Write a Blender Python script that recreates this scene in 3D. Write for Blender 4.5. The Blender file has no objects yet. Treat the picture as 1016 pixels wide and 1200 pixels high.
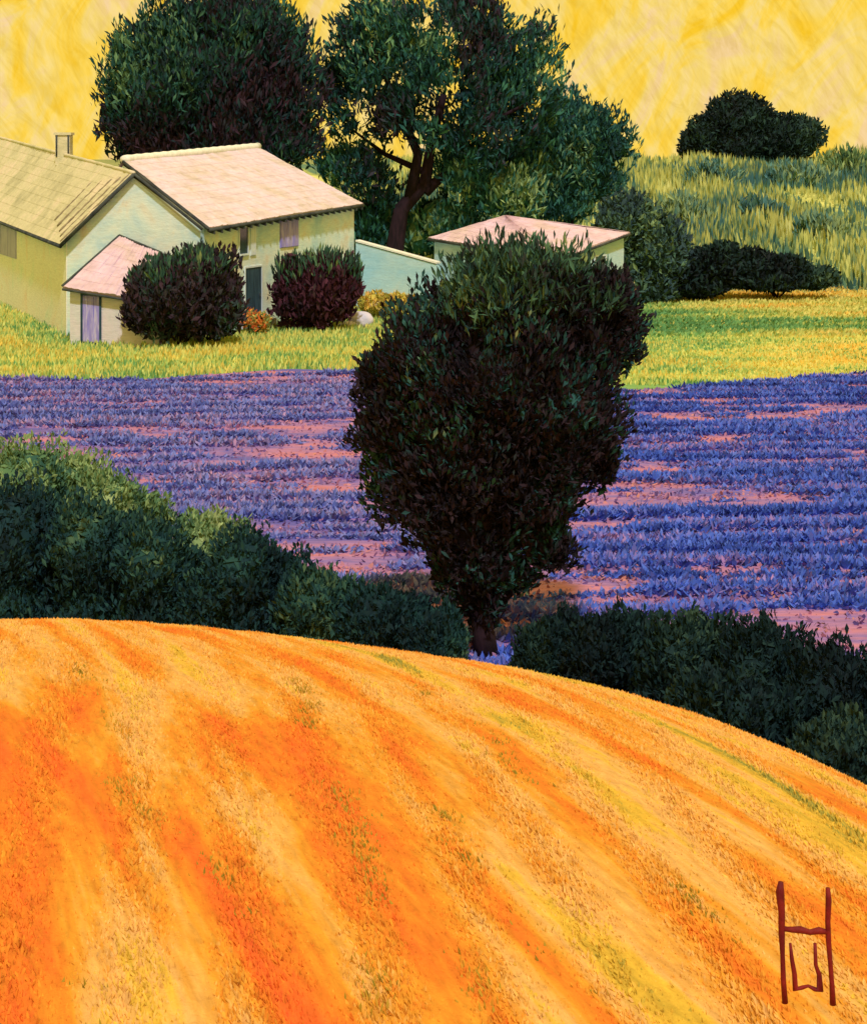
import bpy, bmesh, math
import numpy as np
from mathutils import Vector

# ------------------------------------------------------------------ camera, world, sun, exposure
scene = bpy.context.scene
COL = scene.collection
F, CX, HY = 2000.0, 508.0, 185.0          # focal length, principal column and eye level in units of the 1016 x 1200 view
PLAIN = -8.8                               # the plain lies 8.8 m below the eye

cam_d = bpy.data.cameras.new('camera')
cam = bpy.data.objects.new('camera', cam_d)
COL.objects.link(cam)
cam.location = (0, 0, 0)
cam.rotation_euler = (math.radians(90), 0, 0)
cam_d.sensor_fit = 'HORIZONTAL'
cam_d.sensor_width = 36.0
cam_d.lens = 36.0 * F / 1016.0
cam_d.shift_y = -(600.0 - HY) / 1016.0
cam_d.clip_start = 0.1
cam_d.clip_end = 20000
scene.camera = cam

scene.view_settings.view_transform = 'Standard'
scene.view_settings.look = 'None'
scene.view_settings.exposure = 0.0
scene.view_settings.gamma = 1.0
scene.view_settings.use_curve_mapping = False


def lin(r, g, b):
    f = lambda c: c / 12.92 if c <= 0.04045 else ((c + 0.055) / 1.055) ** 2.4
    return tuple(f(v / 255.0) for v in (r, g, b))


world = bpy.data.worlds.new('World')
scene.world = world
world.use_nodes = True


def build_world():
    nt = world.node_tree
    N, L = nt.nodes, nt.links
    N.clear()
    out = N.new('ShaderNodeOutputWorld')
    bg = N.new('ShaderNodeBackground')
    tc = N.new('ShaderNodeTexCoord')

    def noise(rot, scale, detail, rough, dist):
        mp = N.new('ShaderNodeMapping')
        mp.inputs['Scale'].default_value = scale
        vr = N.new('ShaderNodeVectorRotate'); vr.rotation_type = 'EULER_XYZ'
        vr.inputs['Rotation'].default_value = rot
        n = N.new('ShaderNodeTexNoise')
        n.inputs['Scale'].default_value = 1.0
        n.inputs['Detail'].default_value = detail
        n.inputs['Roughness'].default_value = rough
        n.inputs['Distortion'].default_value = dist
        L.new(tc.outputs['Generated'], vr.inputs['Vector'])
        L.new(vr.outputs['Vector'], mp.inputs['Vector'])
        L.new(mp.outputs['Vector'], n.inputs['Vector'])
        return n

    def ramp(stops):
        r = N.new('ShaderNodeValToRGB')
        e = r.color_ramp.elements
        while len(e) < len(stops):
            e.new(0.5)
        for el, (p, c) in zip(e, stops):
            el.position = p
            el.color = (*c, 1)
        return r

    big = noise((0, math.radians(62), 0), (13, 13, 34), 4, 0.6, 1.4)
    r1 = ramp([(0.34, lin(250, 200, 44)), (0.45, lin(252, 212, 84)), (0.55, lin(248, 216, 118)), (0.66, lin(244, 208, 142))])
    L.new(big.outputs['Fac'], r1.inputs['Fac'])
    # wispy brushed streaks
    st = noise((0, math.radians(-58), 0), (26, 26, 110), 5, 0.65, 1.8)
    r2 = ramp([(0.36, (0.92, 0.90, 0.80)), (0.5, (1, 1, 1)), (0.64, (1.04, 1.06, 1.25))])
    L.new(st.outputs['Fac'], r2.inputs['Fac'])
    st2 = noise((0, math.radians(-70), 0), (70, 70, 240), 4, 0.65, 1.6)
    r3 = ramp([(0.3, (0.97, 0.965, 0.92)), (0.6, (1.02, 1.02, 1.06))])
    L.new(st2.outputs['Fac'], r3.inputs['Fac'])
    m1 = N.new('ShaderNodeMix'); m1.data_type = 'RGBA'; m1.blend_type = 'MULTIPLY'; m1.inputs[0].default_value = 1
    m2 = N.new('ShaderNodeMix'); m2.data_type = 'RGBA'; m2.blend_type = 'MULTIPLY'; m2.inputs[0].default_value = 1
    L.new(r1.outputs['Color'], m1.inputs[6]); L.new(r2.outputs['Color'], m1.inputs[7])
    L.new(m1.outputs[2], m2.inputs[6]); L.new(r3.outputs['Color'], m2.inputs[7])
    L.new(m2.outputs[2], bg.inputs['Color'])
    bg.inputs['Strength'].default_value = 1.0
    L.new(bg.outputs['Background'], out.inputs['Surface'])


build_world()

sun_d = bpy.data.lights.new('sun', 'SUN')
sun_d.energy = 2.6
sun_d.angle = math.radians(3)
sun_d.color = (1.0, 0.95, 0.86)
sun = bpy.data.objects.new('sun', sun_d)
COL.objects.link(sun)
SUN_DIR = Vector((-0.12, 0.58, -0.79)).normalized()     # from behind the viewer, a little to the right
sun.rotation_euler = SUN_DIR.to_track_quat('-Z', 'Y').to_euler()
sun.location = (-40, -30, 60)

LIGHT = (1.40, 1.14, 0.62)                 # light that falls on an open surface, to turn seen colours into paint colours


def alb(r, g, b, k=1.0):
    c = lin(r, g, b)
    return tuple(min(0.85, max(0.0, k * v / l)) for v, l in zip(c, LIGHT))


# ------------------------------------------------------------------ helpers
def at(x, y, Y):
    return Vector(((x - CX) / F * Y, Y, -(y - HY) / F * Y))


def put(o, parent=None):
    COL.objects.link(o)
    if parent is not None:
        o.parent = parent
        o.matrix_parent_inverse = parent.matrix_world.inverted() if False else parent.matrix_basis.inverted()
    return o


def tag(o, label=None, cat=None, group=None, kind=None):
    if label: o['label'] = label
    if cat: o['category'] = cat
    if group: o['group'] = group
    if kind: o['kind'] = kind
    return o


def thing(name, loc, label, cat, group=None):
    o = bpy.data.objects.new(name, None)
    o.empty_display_size = 0.3
    COL.objects.link(o)
    o.location = loc
    return tag(o, label, cat, group)


def obj(name, me, mat, parent=None):
    me.materials.append(mat)
    o = bpy.data.objects.new(name, me)
    return put(o, parent)


def mesh_arrays(name, V, Fc, smooth=False):
    me = bpy.data.meshes.new(name)
    V = np.asarray(V, dtype=np.float32)
    Fc = np.asarray(Fc, dtype=np.int32)
    me.vertices.add(len(V)); me.vertices.foreach_set('co', V.ravel())
    n, k = Fc.shape
    me.loops.add(n * k); me.loops.foreach_set('vertex_index', Fc.ravel())
    me.polygons.add(n)
    me.polygons.foreach_set('loop_start', np.arange(0, n * k, k, dtype=np.int32))
    me.polygons.foreach_set('use_smooth', np.full(n, smooth, dtype=bool))
    me.update(calc_edges=True)
    return me


def bm_mesh(name, bm, smooth=False):
    bmesh.ops.recalc_face_normals(bm, faces=bm.faces)
    me = bpy.data.meshes.new(name)
    bm.to_mesh(me); bm.free()
    if smooth:
        me.polygons.foreach_set('use_smooth', np.full(len(me.polygons), True))
    return me


def norm(a):
    return a / np.maximum(np.linalg.norm(a, axis=1, keepdims=True), 1e-9)


def vnoise(p, seed=0):
    """smooth value noise on (n, 2) or (n, 3) points, 0 to 1"""
    p = np.asarray(p, dtype=np.float64)
    i = np.floor(p).astype(np.int64)
    f = p - i
    f = f * f * (3 - 2 * f)
    d = p.shape[1]
    out = np.zeros(len(p))
    for c in range(2 ** d):
        w = np.ones(len(p)); h = np.full(len(p), seed * 7919 + 17, dtype=np.int64)
        for a in range(d):
            b = (c >> a) & 1
            w = w * (f[:, a] if b else 1 - f[:, a])
            h = (h * 73856093) ^ ((i[:, a] + b) * (19349663, 83492791, 49979687)[a])
        h = (h ^ (h >> 13)) * 1274126177
        h = h ^ (h >> 16)
        out += w * ((h & 0xFFFF) / 65535.0)
    return out


# ------------------------------------------------------------------ materials
def mat(name, stops, scale=(1, 1, 1), rot=(0, 0, 0), detail=4, rough=0.62, dist=0.4, island=0.0, gloss=0.85,
        bump=0.0, bump_scale=(30, 30, 30), fine=0.0, fine_scale=(40, 40, 40), spec=0.2, bias=None):
    """colour from stretched noise through a ramp, loosened per blade or leaf, with a fine streak on top"""
    m = bpy.data.materials.new(name)
    m.use_nodes = True
    nt = m.node_tree
    N, L = nt.nodes, nt.links
    bs = N['Principled BSDF']
    bs.inputs['Roughness'].default_value = gloss
    bs.inputs['Specular IOR Level'].default_value = spec
    tc = N.new('ShaderNodeTexCoord')
    geo = N.new('ShaderNodeNewGeometry')

    def noise(sc, det, ro, di):
        mp = N.new('ShaderNodeMapping')
        mp.vector_type = 'POINT'
        mp.inputs['Rotation'].default_value = rot
        mp.inputs['Scale'].default_value = sc
        n = N.new('ShaderNodeTexNoise')
        n.inputs['Scale'].default_value = 1
        n.inputs['Detail'].default_value = det
        n.inputs['Roughness'].default_value = ro
        n.inputs['Distortion'].default_value = di
        # rotate first, then stretch
        r = N.new('ShaderNodeVectorRotate'); r.rotation_type = 'EULER_XYZ'
        r.inputs['Rotation'].default_value = rot
        L.new(geo.outputs['Position'], r.inputs['Vector'])
        mp.inputs['Rotation'].default_value = (0, 0, 0)
        L.new(r.outputs['Vector'], mp.inputs['Vector'])
        L.new(mp.outputs['Vector'], n.inputs['Vector'])
        return n.outputs['Fac']

    fac = noise(scale, detail, rough, dist)
    if bias:                                # broad drift of the crop's colour across the field
        for axis, p0, p1, v0, v1 in bias:
            sx = N.new('ShaderNodeSeparateXYZ'); L.new(geo.outputs['Position'], sx.inputs[0])
            mr = N.new('ShaderNodeMapRange'); mr.interpolation_type = 'SMOOTHSTEP'
            for nm, v in (('From Min', p0), ('From Max', p1), ('To Min', v0), ('To Max', v1)):
                mr.inputs[nm].default_value = v
            L.new(sx.outputs[axis], mr.inputs['Value'])
            ad = N.new('ShaderNodeMath'); ad.operation = 'ADD'
            L.new(fac, ad.inputs[0]); L.new(mr.outputs['Result'], ad.inputs[1])
            fac = ad.outputs[0]
    if island > 0:
        sub = N.new('ShaderNodeMath'); sub.operation = 'SUBTRACT'; sub.inputs[1].default_value = 0.5
        L.new(geo.outputs['Random Per Island'], sub.inputs[0])
        ma = N.new('ShaderNodeMath'); ma.operation = 'MULTIPLY_ADD'; ma.inputs[1].default_value = island
        L.new(sub.outputs[0], ma.inputs[0]); L.new(fac, ma.inputs[2])
        fac = ma.outputs[0]
    rp = N.new('ShaderNodeValToRGB')
    e = rp.color_ramp.elements
    while len(e) < len(stops):
        e.new(0.5)
    for el, (p, c) in zip(e, stops):
        el.position = p; el.color = (*c, 1)
    L.new(fac, rp.inputs['Fac'])
    colr = rp.outputs['Color']
    if fine > 0:
        fn = noise(fine_scale, 3, 0.6, 0.3)
        mr = N.new('ShaderNodeMapRange')
        mr.inputs['From Min'].default_value = 0.3; mr.inputs['From Max'].default_value = 0.7
        mr.inputs['To Min'].default_value = 1 - fine; mr.inputs['To Max'].default_value = 1 + fine * 0.6
        L.new(fn, mr.inputs['Value'])
        mx = N.new('ShaderNodeVectorMath'); mx.operation = 'SCALE'
        L.new(colr, mx.inputs[0]); L.new(mr.outputs['Result'], mx.inputs['Scale'])
        colr = mx.outputs['Vector']
    L.new(colr, bs.inputs['Base Color'])
    if bump > 0:
        bn = noise(bump_scale, 4, 0.65, 0.5)
        bp = N.new('ShaderNodeBump')
        bp.inputs['Strength'].default_value = bump
        bp.inputs['Distance'].default_value = 0.05
        L.new(bn, bp.inputs['Height'])
        L.new(bp.outputs['Normal'], bs.inputs['Normal'])
    return m


M = {}
# orange crop: bands of gold, orange, peach and a little weed green run down the slope
ROWROT = (0, 0, math.radians(-19))
FIELD = [(0.28, alb(156, 140, 50)), (0.335, alb(222, 170, 48)), (0.39, alb(246, 182, 52)), (0.44, alb(248, 178, 84)), (0.49, alb(246, 168, 64)), (0.54, alb(244, 154, 38)),
         (0.61, alb(246, 130, 32)), (0.70, alb(250, 112, 34)), (0.80, alb(250, 92, 34))]
FIELD = [(p, tuple(min(0.85, v * 1.08) for v in c)) for p, c in FIELD]
M['crop'] = mat('orange_crop', FIELD, scale=(1.5, 0.20, 0.2), rot=ROWROT, detail=5, rough=0.60, dist=0.3, island=0.10, fine=0.22,
                fine_scale=(18, 4, 3), gloss=0.9, bump=0.5, bump_scale=(14, 8, 9), bias=((1, 8.0, 20.0, 0.045, -0.035), (0, -2.5, 2.5, 0.03, -0.03)))
M['soil'] = mat('pink_soil', [(0.38, alb(112, 98, 148, 1.05)), (0.46, alb(150, 114, 150, 1.05)), (0.55, alb(190, 126, 142, 1.05)), (0.66, alb(214, 128, 120, 1.05))],
                scale=(0.25, 0.9, 1), detail=4, fine=0.2, fine_scale=(2, 8, 2), bump=0.5, bump_scale=(3, 8, 3))
M['lav_leaf'] = mat('lavender_leaf', [(0.35, alb(62, 66, 100)), (0.55, alb(96, 84, 112)), (0.7, alb(140, 100, 112))], scale=(0.3, 0.8, 1), island=0.3)
M['lav_bloom'] = mat('dusty_violet_lavender_bloom', [(0.28, alb(76, 76, 118, 1.3)), (0.40, alb(98, 106, 148, 1.3)), (0.52, alb(120, 122, 154, 1.3)), (0.62, alb(148, 126, 146, 1.3)), (0.73, alb(196, 138, 138, 1.3))],
                     scale=(0.16, 0.7, 0.5), detail=4, island=0.26)
M['lav_blue'] = mat('deep_blue_lavender_bloom', [(0.28, alb(56, 58, 108, 1.3)), (0.40, alb(66, 90, 150, 1.3)), (0.54, alb(88, 110, 164, 1.3)), (0.64, alb(118, 112, 152, 1.3)), (0.76, alb(180, 126, 140, 1.3))],
                    scale=(0.16, 0.7, 0.5), detail=4, island=0.26)
M['soil_tuft'] = mat('pink_soil_tuft', [(0.30, alb(112, 96, 134)), (0.45, alb(160, 116, 140)), (0.58, alb(206, 136, 136)), (0.72, alb(224, 140, 106))], scale=(0.3, 0.9, 1), island=0.35)
M['meadow'] = mat('meadow_grass', [(0.34, alb(104, 146, 74, 1.2)), (0.43, alb(134, 166, 78, 1.2)), (0.50, alb(206, 194, 84, 1.2)), (0.57, alb(228, 200, 92, 1.2)), (0.65, alb(240, 176, 58, 1.2))],
                  scale=(0.022, 0.11, 0.2), rot=(0, 0, math.radians(-10)), detail=3, island=0.10, bias=((0, 8.0, 22.0, -0.09, 0.12),), fine=0.15, fine_scale=(0.6, 2, 1), bump=0.3, bump_scale=(2, 2, 2))
M['lawn'] = mat('lawn_grass', [(0.30, alb(104, 146, 70, 1.25)), (0.41, alb(166, 180, 80, 1.3)), (0.50, alb(218, 204, 92, 1.3)), (0.72, alb(234, 186, 66, 1.25))],
                scale=(0.16, 0.3, 0.5), detail=3, island=0.30, fine=0.12, fine_scale=(2, 2, 2))
M['hill'] = mat('hillside_grass', [(0.36, alb(64, 98, 80, 1.4)), (0.45, alb(92, 118, 76, 1.4)), (0.51, alb(160, 158, 74, 1.4)), (0.60, alb(196, 182, 84, 1.4)), (0.74, alb(212, 198, 108, 1.4))],
                scale=(0.11, 0.035, 0.12), detail=3, dist=0.8, island=0.20, fine=0.2, fine_scale=(0.7, 0.3, 0.1))
M['far'] = mat('far_ground', [(0.3, alb(110, 128, 70)), (0.7, alb(190, 176, 90))], scale=(0.02, 0.02, 0.02))


def leafmat(name, stops, scale=(0.6, 0.6, 0.35), island=0.28, k=2.0, detail=2):
    return mat(name, [(p, alb(*c, k)) for p, c in stops], scale=scale, detail=detail, island=island, gloss=0.8, spec=0.15)


M['big_leaf'] = leafmat('dark_oak_leaf', [(0.34, (44, 26, 28)), (0.45, (30, 28, 28)), (0.54, (20, 42, 34)), (0.64, (30, 64, 44)), (0.78, (84, 104, 56))], scale=(0.14, 0.14, 0.10))
M['oak_leaf'] = leafmat('green_oak_leaf', [(0.28, (40, 28, 30)), (0.40, (24, 40, 34)), (0.54, (24, 56, 42)), (0.66, (46, 80, 48)), (0.80, (112, 124, 60))], scale=(0.16, 0.16, 0.12), k=2.5)
M['teal_leaf'] = leafmat('teal_leaf', [(0.28, (24, 44, 38)), (0.45, (32, 66, 52)), (0.6, (48, 86, 58)), (0.76, (124, 134, 70))], scale=(0.25, 0.25, 0.15))
M['hero_leaf'] = leafmat('maroon_green_leaf', [(0.32, (18, 15, 16)), (0.42, (34, 23, 24)), (0.50, (44, 27, 27)), (0.56, (30, 36, 30)), (0.63, (30, 64, 52)), (0.72, (50, 84, 60)), (0.80, (120, 118, 62))], scale=(0.8, 0.8, 0.6), island=0.30, k=1.5)
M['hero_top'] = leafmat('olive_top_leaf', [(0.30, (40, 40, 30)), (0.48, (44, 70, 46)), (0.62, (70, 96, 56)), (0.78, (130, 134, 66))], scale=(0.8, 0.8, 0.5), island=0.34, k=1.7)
M['hedge_leaf'] = leafmat('hedge_leaf', [(0.30, (14, 30, 28)), (0.46, (18, 42, 36)), (0.60, (32, 58, 40)), (0.76, (84, 98, 52))], scale=(0.5, 0.5, 0.3), island=0.24)
M['hedge_dark'] = leafmat('blackish_hedge_leaf', [(0.30, (12, 24, 24)), (0.46, (16, 34, 30)), (0.60, (24, 46, 36)), (0.76, (60, 76, 46))], scale=(0.5, 0.5, 0.3), island=0.22, k=1.5)
M['lit_hedge_and_scrub'] = leafmat('lit_top_and_scrub_leaf', [(0.30, (44, 74, 52)), (0.46, (88, 112, 58)), (0.62, (132, 142, 74)), (0.78, (160, 160, 88))], scale=(0.6, 0.6, 0.3), island=0.26, k=1.5)  # paler green paints sunlight onto the hedge tops; plain colour on the scrub
M['maroon_leaf'] = leafmat('maroon_shrub_leaf', [(0.30, (28, 24, 22)), (0.45, (50, 30, 30)), (0.55, (44, 36, 30)), (0.66, (38, 50, 38)), (0.82, (70, 92, 52))], scale=(0.35, 0.35, 0.25))
M['wine_leaf'] = leafmat('wine_red_leaf', [(0.30, (34, 22, 22)), (0.48, (58, 25, 28)), (0.62, (66, 30, 32)), (0.76, (46, 50, 38))], scale=(0.35, 0.35, 0.25))
M['shrub_leaf'] = leafmat('dark_shrub_leaf', [(0.30, (34, 44, 42)), (0.5, (44, 60, 50)), (0.66, (62, 82, 52)), (0.8, (110, 120, 62))], scale=(0.2, 0.2, 0.15))
M['scrub_leaf'] = leafmat('scrub_leaf', [(0.30, (66, 100, 86)), (0.5, (86, 120, 92)), (0.7, (150, 156, 84))], scale=(0.2, 0.2, 0.15), k=1.4)
M['far_tree_leaf'] = leafmat('far_tree_leaf', [(0.30, (18, 22, 20)), (0.5, (22, 36, 28)), (0.66, (38, 56, 38)), (0.82, (76, 88, 48))], scale=(0.12, 0.12, 0.12))
M['weed'] = leafmat('olive_weed', [(0.3, (140, 112, 26)), (0.5, (180, 136, 34)), (0.7, (214, 136, 34))], scale=(1, 1, 1), island=0.4, k=1.1)
M['bark'] = mat('bark', [(0.3, alb(26, 18, 18, 1.2)), (0.7, alb(58, 34, 34, 1.2))], scale=(6, 6, 1.2), gloss=0.95, bump=0.6, bump_scale=(14, 14, 3))
M['yellow_bloom'] = leafmat('yellow_flower', [(0.3, (170, 150, 50)), (0.5, (226, 190, 70)), (0.7, (236, 160, 50)), (0.8, (240, 210, 140))], scale=(1, 1, 1), island=0.5, k=1.2)
M['orange_bloom'] = leafmat('orange_flower', [(0.3, (110, 130, 60)), (0.45, (214, 190, 80)), (0.6, (226, 130, 40)), (0.8, (232, 100, 40))], scale=(1, 1, 1), island=0.6, k=1.2)
# houses
WALLFINE = dict(detail=6, fine=0.12, fine_scale=(2, 2, 14), bump=0.35, bump_scale=(6, 6, 14), gloss=0.92)
M['wall_cream'] = mat('cream_plaster', [(0.32, alb(206, 206, 176, 1.65)), (0.44, alb(236, 220, 178, 1.65)), (0.54, alb(244, 222, 176, 1.65)), (0.68, alb(226, 190, 140, 1.65))], scale=(0.45, 0.45, 0.4), **WALLFINE)
M['wall_green'] = mat('pale_green_plaster', [(0.32, alb(176, 196, 174, 1.35)), (0.46, alb(208, 212, 176, 1.35)), (0.56, alb(222, 216, 166, 1.35)), (0.70, alb(226, 196, 136, 1.35))], scale=(0.5, 0.5, 0.5), **WALLFINE)
M['wall_blue'] = mat('pale_blue_green_plaster', [(0.32, alb(168, 198, 190, 1.25)), (0.5, alb(192, 208, 188, 1.25)), (0.7, alb(218, 214, 170, 1.25))], scale=(0.35, 0.35, 0.5), **WALLFINE)
M['wall_pink'] = mat('pinkish_plaster', [(0.35, alb(222, 204, 166, 1.25)), (0.6, alb(236, 204, 172, 1.25))], scale=(0.8, 0.8, 0.5), **WALLFINE)
M['roof_ochre'] = mat('ochre_roof_tile', [(0.32, alb(178, 160, 104, 1.4)), (0.5, alb(206, 184, 122, 1.4)), (0.68, alb(222, 190, 136, 1.4))], scale=(0.35, 0.35, 0.5), fine=0.12, fine_scale=(3, 3, 8), bump=0.4, bump_scale=(5, 5, 9), gloss=0.95)
M['roof_pink'] = mat('pink_roof_tile', [(0.32, alb(218, 186, 140, 1.15)), (0.5, alb(234, 198, 164, 1.15)), (0.68, alb(240, 200, 172, 1.15))], scale=(0.6, 0.6, 0.6), fine=0.16, fine_scale=(2, 2, 5), bump=0.5, bump_scale=(5, 5, 9), gloss=0.95)
M['roof_rose'] = mat('rose_roof_tile', [(0.32, alb(224, 184, 144, 1.1)), (0.5, alb(236, 190, 162, 1.1)), (0.68, alb(238, 194, 172, 1.1))], scale=(0.6, 0.6, 0.6), fine=0.16, fine_scale=(2, 2, 5), bump=0.5, bump_scale=(5, 5, 9), gloss=0.95)
M['ridge'] = mat('pale_lilac_ridge_tile', [(0.35, alb(206, 200, 220, 1.8)), (0.65, alb(232, 228, 236, 1.8))], scale=(1, 1, 1), fine=0.15, fine_scale=(4, 4, 4))
M['trim'] = mat('dark_outline_and_timber', [(0.35, alb(52, 54, 48)), (0.65, alb(96, 94, 72))], scale=(1.2, 1.2, 1), gloss=0.9)  # also colours the drawn outlines and shadow lines added along roof edges
M['tile_row'] = mat('brown_cover_tile', [(0.35, alb(150, 126, 82)), (0.65, alb(186, 156, 104))], scale=(1.5, 1.5, 1.5), gloss=0.95)
M['shutter'] = mat('violet_shutter_paint', [(0.3, (0.24, 0.22, 0.70)), (0.5, (0.34, 0.30, 0.80)), (0.7, (0.60, 0.56, 0.85))], scale=(8, 8, 1), gloss=0.7)
M['shutter_grey'] = mat('grey_lilac_shutter_paint', [(0.3, (0.34, 0.33, 0.62)), (0.7, (0.52, 0.50, 0.80))], scale=(3, 3, 1), gloss=0.7)
M['door_dark'] = mat('dark_teal_door_paint', [(0.35, alb(30, 50, 54)), (0.65, alb(70, 94, 90))], scale=(5, 5, 0.8), gloss=0.6)
M['glass'] = mat('dark_window_glass', [(0.3, alb(24, 40, 40)), (0.7, alb(56, 70, 62))], scale=(1, 1, 1), gloss=0.12, spec=0.5)
M['frame'] = mat('white_frame_paint', [(0.3, alb(214, 208, 196, 1.2)), (0.7, alb(232, 226, 206, 1.2))], scale=(3, 3, 3), gloss=0.7)
M['stone'] = mat('pale_stone', [(0.3, alb(206, 190, 170, 1.2)), (0.6, alb(232, 206, 190, 1.2)), (0.75, alb(214, 150, 120, 1.2))], scale=(1.5, 1.5, 1.5), bump=0.5, bump_scale=(6, 6, 6))
M['red'] = mat('dark_red_paint', [(0.35, alb(112, 22, 24)), (0.65, alb(150, 34, 26))], scale=(9, 9, 9), gloss=0.6, bump=0.3, bump_scale=(60, 60, 20))


# ------------------------------------------------------------------ terrain
KH, YC = 0.012, 22.0
SC = (0.29242457, 0.00658088, 0.00057956, 0.00014338, 0.000024424)


def hill_z(x, y):
    xc = np.clip(x, -5.2, 8.0)
    s = SC[0] + SC[1] * xc + SC[2] * xc ** 2 + SC[3] * xc ** 3 + SC[4] * xc ** 4
    return -s * y - KH * (y - YC) ** 2


def sheet(name, xs, ys, zf, m):
    X, Y = np.meshgrid(xs, ys)
    Z = zf(X, Y)
    nx, ny = len(xs), len(ys)
    V = np.stack([X, Y, Z], -1).reshape(-1, 3)
    i = np.arange(ny - 1)[:, None] * nx + np.arange(nx - 1)[None]
    Fc = np.stack([i, i + 1, i + nx + 1, i + nx], -1).reshape(-1, 4)
    o = obj(name, mesh_arrays(name, V, Fc, True), m)
    return tag(o, kind='structure')


big = np.array([-9000., -300., 0., 300., 9000.])
o = sheet('ground', big, np.array([-600., 0., 300., 1500., 12000.]), lambda X, Y: np.full_like(X, PLAIN - 0.06), M['far'])
tag(o, 'broad ground of the plain under the fields')


def soil_relief(X, Y):
    return 0.03 * np.sin(Y * 3.1 + 0.6 * np.sin(X * 0.4)) + 0.02 * np.sin(X * 1.7 + Y)


def field_edge(X):
    """far edge of the lavender, wavy"""
    px = CX + F * X / 68.0
    return np.interp(px, [-400, 0, 160, 260, 330, 420, 560, 740, 860, 1016, 1500], [67.5, 67.7, 67.4, 69.5, 71.0, 70.2, 66, 64.6, 66.5, 69.6, 70])


T = np.linspace(0, 1, 60)
xs = np.linspace(-40, 40, 160)
XX, TT = np.meshgrid(xs, T)
YY = 21.0 + (field_edge(XX) - 21.0) * TT
ZZ = PLAIN + 0.005 + soil_relief(XX, YY) * np.clip((1 - TT) * 30, 0, 1) + 0.03
V = np.stack([XX, YY, ZZ], -1).reshape(-1, 3)
i = np.arange(59)[:, None] * 160 + np.arange(159)[None]
o = obj('lavender_field', mesh_arrays('lavender_field', V, np.stack([i, i + 1, i + 161, i + 160], -1).reshape(-1, 4), True), M['soil'])
tag(o, 'pink soil of the lavender field', kind='structure')

o = sheet('meadow', np.linspace(-70, 70, 71), np.linspace(58, 122, 40), lambda X, Y: PLAIN - 0.01 + 0 * X + np.where(Y < 74, 0, 0.02 * np.sin(X * 0.5) * np.sin(Y * 0.3)), M['meadow'])
tag(o, 'yellow green meadow around the houses')


def back_hill(X, Y):
    t = np.clip((Y - 110) / 104.0, 0, 1)
    s = t * t * (3 - 2 * t) * 0.55 + t * 0.45
    d = np.clip((Y - 216) / 130.0, 0, 1)
    top = 8.25 - 1.2 * np.clip((-X - 18) / 20, 0, 1) + 0.28 * np.sin(X * 0.045 + 1.0) + 0.18 * np.sin(X * 0.13 + 0.4)
    return PLAIN - 0.05 + (top * s) * (1 - d * d * (3 - 2 * d)) - 0.06 * (d >= 1)


o = sheet('hillside', np.linspace(-170, 170, 140), np.linspace(109.5, 350, 110), back_hill, M['hill'])
tag(o, 'grassy hillside rising behind the houses')

o = sheet('orange_field', np.linspace(-22, 16, 230), np.linspace(0.5, 36, 220),
          lambda X, Y: hill_z(X, Y) + 0.018 * np.sin((X + 0.16 * Y) * 9.0) * np.clip((30 - Y) / 20, 0, 1), M['crop'])
tag(o, 'orange crop field curving over the near slope')


# ------------------------------------------------------------------ blades: grass, stubble, spikes
def blades(name, P, h, w, lean, rng, m, parent=None, up=None, bend=0.25):
    n = len(P)
    a = rng.uniform(0, 2 * math.pi, n)
    side = np.stack([np.cos(a), np.sin(a), np.zeros(n)], -1)
    d = norm(np.stack([np.zeros(n), np.zeros(n), np.ones(n)], -1) + lean + rng.normal(0, bend, (n, 3)) * (1, 1, 0.2))
    h = np.asarray(h).reshape(-1, 1); w = np.asarray(w).reshape(-1, 1)
    b0 = P - side * w * 0.35; b1 = P + side * w * 0.35
    mid = P + d * h * 0.55
    V = np.concatenate([b0, b1, mid + side * w * 0.5, mid - side * w * 0.5, P + d * h + np.array([0, 0, -0.05]) * h], 1).reshape(-1, 3)
    k = np.arange(n)[:, None] * 5
    q = np.concatenate([k, k + 1, k + 2, k + 3], 1)
    t = np.concatenate([k + 3, k + 2, k + 4, k + 4], 1)[:, :3]
    # all triangles, so the mesh stays uniform
    Fc = np.concatenate([q[:, [0, 1, 2]], q[:, [0, 2, 3]], t])
    return obj(name, mesh_arrays(name, V, Fc), m, parent)


rng = np.random.default_rng(7)
# stubble on the orange slope
n = 260000
y = 5.5 + 19.5 * rng.random(n) ** 1.15
x = rng.uniform(-0.32, 0.34, n) * (y + 1.5)
z = hill_z(x, y)
clump = vnoise(np.stack([(x + 0.16 * y) * 5, y * 0.8], -1), 3)
keep = rng.random(n) < 0.55 + 0.6 * clump
x, y, z = x[keep], y[keep], z[keep]
n = len(x)
P = np.stack([x, y, z - 0.01], -1)
h = rng.uniform(0.022, 0.058, n) * (0.7 + 0.6 * clump[keep])
w = rng.uniform(0.010, 0.022, n)
o = blades('crop_stubble', P, h, w, np.array([-0.35, 1.0, 0.0]), rng, M['crop'], bend=0.4)
tag(o, 'short orange and gold stubble covering the near slope', 'stubble', kind='stuff')

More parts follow.
